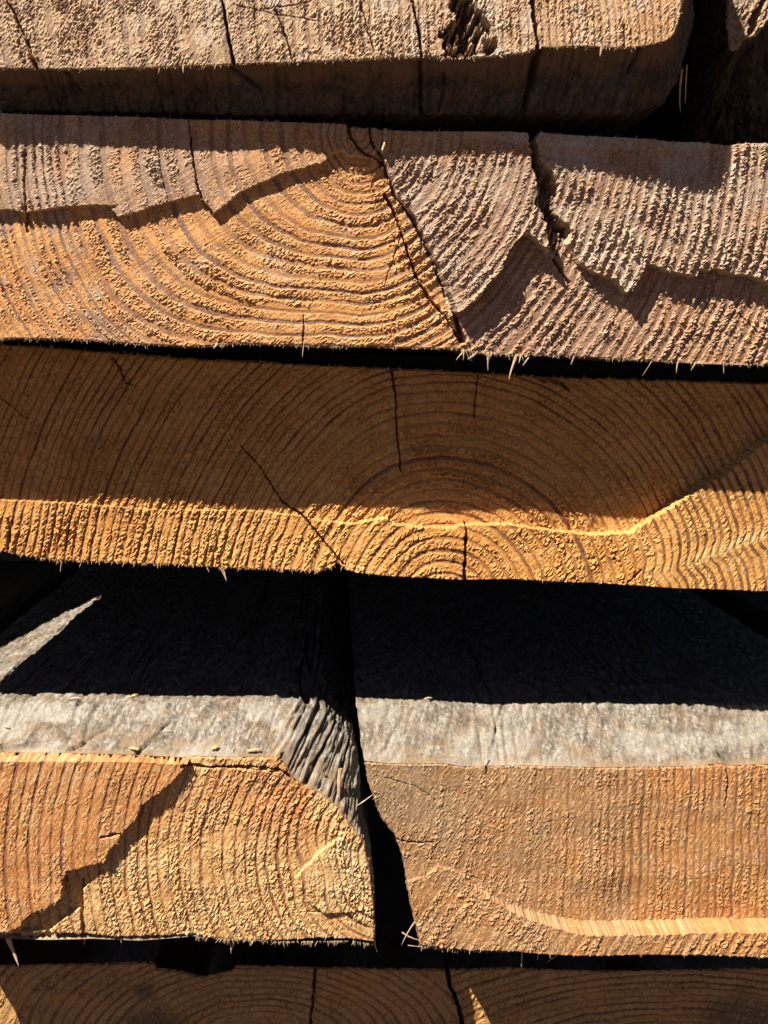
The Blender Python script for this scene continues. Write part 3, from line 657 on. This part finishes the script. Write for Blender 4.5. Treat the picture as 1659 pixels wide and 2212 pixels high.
def ring7(u, v):
    return np.interp(np.hypot((u - 1450) * .5, (v - 2420)), [0, 200, 600, 900], [0, 13, 40, 60])
cut_end(t7, m_e6, o7, D5, ring7, weather=lambda u, v: .8 * ss(70, 20, np.hypot((u - 1600) * .6, v - 2200)), rough=2.4, late_rough=.5, nfz=400, seed=707, late_amt=1.1, vhi=2270)
f7 = real(o7, D5)
body(t7, m_body, f7, f7, D5, 0, fine=(), seed=17)

# ------------------------------------------------------------------ neighbours at the rim, and unseen timbers that block sun
m_b3 = mat_body('rough_grey_bark_wood', (.42, .38, .33), (.16, .13, .105), (.2, .14, .09))
t8 = G('weathered_timber', 'rough grey timber end half in shade, behind the right side of the uppermost one')
D8 = 50
f8s = [(1575, -300), (1570, 60), (1578, 112), (1592, 108), (1612, 84), (1632, 82), (1664, 40), (1900, -20), (1900, -300)]
b8s = [(1500, -300), (1490, 60), (1496, 190), (1530, 290), (1600, 330), (1700, 330), (1900, 330), (2100, 330), (2100, -300)]
body(t8, m_body, real(f8s, D8), [(x * 1.12, z) for x, z in real(b8s, D8)], D8, 420, fine=range(0, 7), seed=18, amp=5, fresh_len=2)
cut_end(t8, m_e5, f8s, D8, lambda u, v: (u * .9 + v * .5) / 13., levels=[([(1618, 30), (1632, 22), (1655, -30), (1665, -20), (1640, 40), (1628, 72), (1614, 78)], -50)],
        weather=lambda u, v: .95 + 0 * u, rough=4, late_rough=.8, nfz=60, seed=808, late_amt=1.0, fibre_dir=75)
t12 = G('weathered_timber', 'unseen timber added on top of the uppermost one to keep sun off the right')
q = [(-1080, -1690), (740, -1690), (740, -1152), (-1080, -1152)]  # unseen; added to stop sun coming over the uppermost timber
body(t12, m_body, q, q, -80, 0, fine=(), seed=32)
t9 = G('weathered_timber', 'dark timber top beyond the left edge of the lower left one')
q = [(-2400, 872), (-1118, 872), (-1180, 1000), (-1260, 1150), (-1260, 1416), (-2400, 1416)]
body(t9, m_body, q, q, D4 + 30, 0, fine=(0, 1), seed=19, fs=12)
t10 = G('weathered_timber', 'dark timber top beyond the right edge of the lower right one')
q = [(1505, 872), (2500, 872), (2500, 1416), (1500, 1416)]
body(t10, m_body, q, q, D4 + 30, 0, fine=(0,), seed=20, fs=12)
# unseen row-three neighbour on the left, angled to shape the blade of sun
t11 = G('weathered_timber', 'unseen timber left of the third one, angled to shape the blade of sun')
q = [(-2500, -40), (-1545, -40), (-1545, 504), (-2500, 504)]
body(t11, m_body, q, q, 230, 0, length=2150, fine=(), seed=31, skew=(.27, 0))
# cross bearers that carry the rows
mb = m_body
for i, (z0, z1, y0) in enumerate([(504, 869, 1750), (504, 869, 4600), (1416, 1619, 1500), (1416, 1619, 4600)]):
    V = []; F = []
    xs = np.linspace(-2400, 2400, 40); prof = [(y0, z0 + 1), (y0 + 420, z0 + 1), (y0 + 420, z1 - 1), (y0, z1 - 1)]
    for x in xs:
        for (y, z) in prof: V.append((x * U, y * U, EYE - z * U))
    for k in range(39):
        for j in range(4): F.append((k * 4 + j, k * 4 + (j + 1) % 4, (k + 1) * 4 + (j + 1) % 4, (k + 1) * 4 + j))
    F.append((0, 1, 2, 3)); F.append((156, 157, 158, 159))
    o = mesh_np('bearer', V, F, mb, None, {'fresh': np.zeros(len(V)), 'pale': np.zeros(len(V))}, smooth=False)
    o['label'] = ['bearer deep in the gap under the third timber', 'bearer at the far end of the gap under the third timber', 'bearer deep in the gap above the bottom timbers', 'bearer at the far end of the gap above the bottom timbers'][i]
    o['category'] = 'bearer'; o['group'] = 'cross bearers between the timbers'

fringe(t4, m_fib3, [(600, 1636), (632, 1680), (690, 1712), (730, 1742), (760, 1784)], D4 + 6, 90, 5, 22, down=-1, seed=61, spread=.5, rr=(.8, 2.0))
fringe(t2, m_fib1, [(1000, 756), (1060, 764), (1150, 769)], -3, 40, 6, 26, seed=62, spread=.7, rr=(.6, 1.4))
fringe(t5, m_fib3, [(1040, 1655), (1120, 1655), (1220, 1657)], D4, 60, 4, 12, down=-1, seed=63, rr=(.8, 1.8))

# ------------------------------------------------------------------ loose chips lying on the grey timber tops
def top_pt(u, v):
    """point on the bevel or top of the two grey timbers under picture point (u,v)"""
    k = ZT / (v - VY); d = (k - 1) * D
    if d >= D4 + BV: return (u - VX) * k, d, ZT, 0
    d = (ZT + BV + D4 - (v - VY)) / (1 + (v - VY) / D); k = 1 + d / D
    return (u - VX) * k, d, (v - VY) * k, 1
chips = [(163, 1512, 30, 7, 5, 'long pale wood chip lying near the shade line on the lower left timber', 0), (290, 1620, 26, 9, -8, 'tan wood chip at the front arris of the lower left timber', 1),
         (14, 1573, 18, 5, -20, 'small pale wood chip at the left border of the grey slant', 0), (548, 1623, 34, 6, 6, 'thin orange wood chip on the arris left of the torn corner', 1),
         (290, 1506, 22, 10, 40, 'curled brown wood chip by the shade line on the left grey timber', 2), (465, 1618, 20, 8, 20, 'brown wood chip above the arched rings of the lower left timber', 2),
         (600, 1628, 26, 6, 60, 'short orange wood chip beside the torn corner', 1), (925, 1512, 22, 6, 15, 'pale wood chip near the shade line on the right grey timber', 0),
         (788, 1727, 46, 3.5, -35, 'thin stick wedged across the slot between the lower timbers', 0)]
for i, (u, v, L, w, ang, lab, mi) in enumerate(chips):
    if i == 8: X, dd, Z, bev = (u - VX) * (1 + (D4 - 8) / D), D4 - 12, (v - VY) * (1 + (D4 - 8) / D), 2
    else: X, dd, Z, bev = top_pt(u, v)
    o = thing('wood_chip', lab, 'wood chip', (X * U, dd * U, EYE - Z * U + (3 if bev < 2 else 0) * U), 'loose chips on the timbers')
    rng = random.Random(50 + i); V = []; F = []; K = 8
    for q_ in range(K):
        s = q_ / (K - 1) - .5; ww = w * .4 * (1 - abs(s) ** 3 * 5) * rng.uniform(.5, 1.3); cz = 3 * math.cos(s * 3) * (1 if i != 8 else 0)
        for (e, f) in ((1, 0), (.5, 1), (-.5, 1), (-1, 0), (-.4, -.8), (.4, -.8)):
            V.append((s * L * U, ww * e * U, (cz + f * min(w * .22, 1.6)) * U))
    for q_ in range(K - 1):
        for k in range(6):
            k2 = (k + 1) % 6; F.append((q_ * 6 + k, q_ * 6 + k2, (q_ + 1) * 6 + k2, (q_ + 1) * 6 + k))
    F2 = mesh_np('chip', V, F, (m_fib3, m_fib2, m_body)[mi] if mi < 2 else m_fib2, o, smooth=False)
    if bev == 1: F2.rotation_euler = (math.radians(45), 0, 0); F2.rotation_euler.rotate_axis('Z', math.radians(ang))
    elif bev == 2: F2.rotation_euler = (0, math.radians(ang), 0)
    else: F2.rotation_euler = (0, 0, math.radians(ang))

# thin wedge-shaped lath added to block sky showing between second and third timbers
V = []; xs = np.linspace(-300, 1500, 30)
for x in xs:
    zt = -6 + max(0, x + 720 - 0) * .0345 - 16 * (x < 0) ; zb = np.interp(x, [-1200, 0, 1500], [-40, 3, 66])
    zt = np.interp(x, [-300, 0, 940, 1500], [-32, -28, 11, 26])
    for (y, z) in ((700, zt), (1500, zt), (1500, zb + 6), (700, zb + 6)): V.append((x * U, y * U, EYE - z * U))
F = [(k * 4 + j, k * 4 + (j + 1) % 4, (k + 1) * 4 + (j + 1) % 4, (k + 1) * 4 + j) for k in range(29) for j in range(4)] + [(0, 1, 2, 3), (116, 117, 118, 119)]
o = mesh_np('filler', V, F, m_body, None, {'fresh': np.zeros(len(V)), 'pale': np.zeros(len(V))}, smooth=False)
o['label'] = 'thin dark lath added deep in the slot between second and third timbers to block the sky'; o['category'] = 'filler'
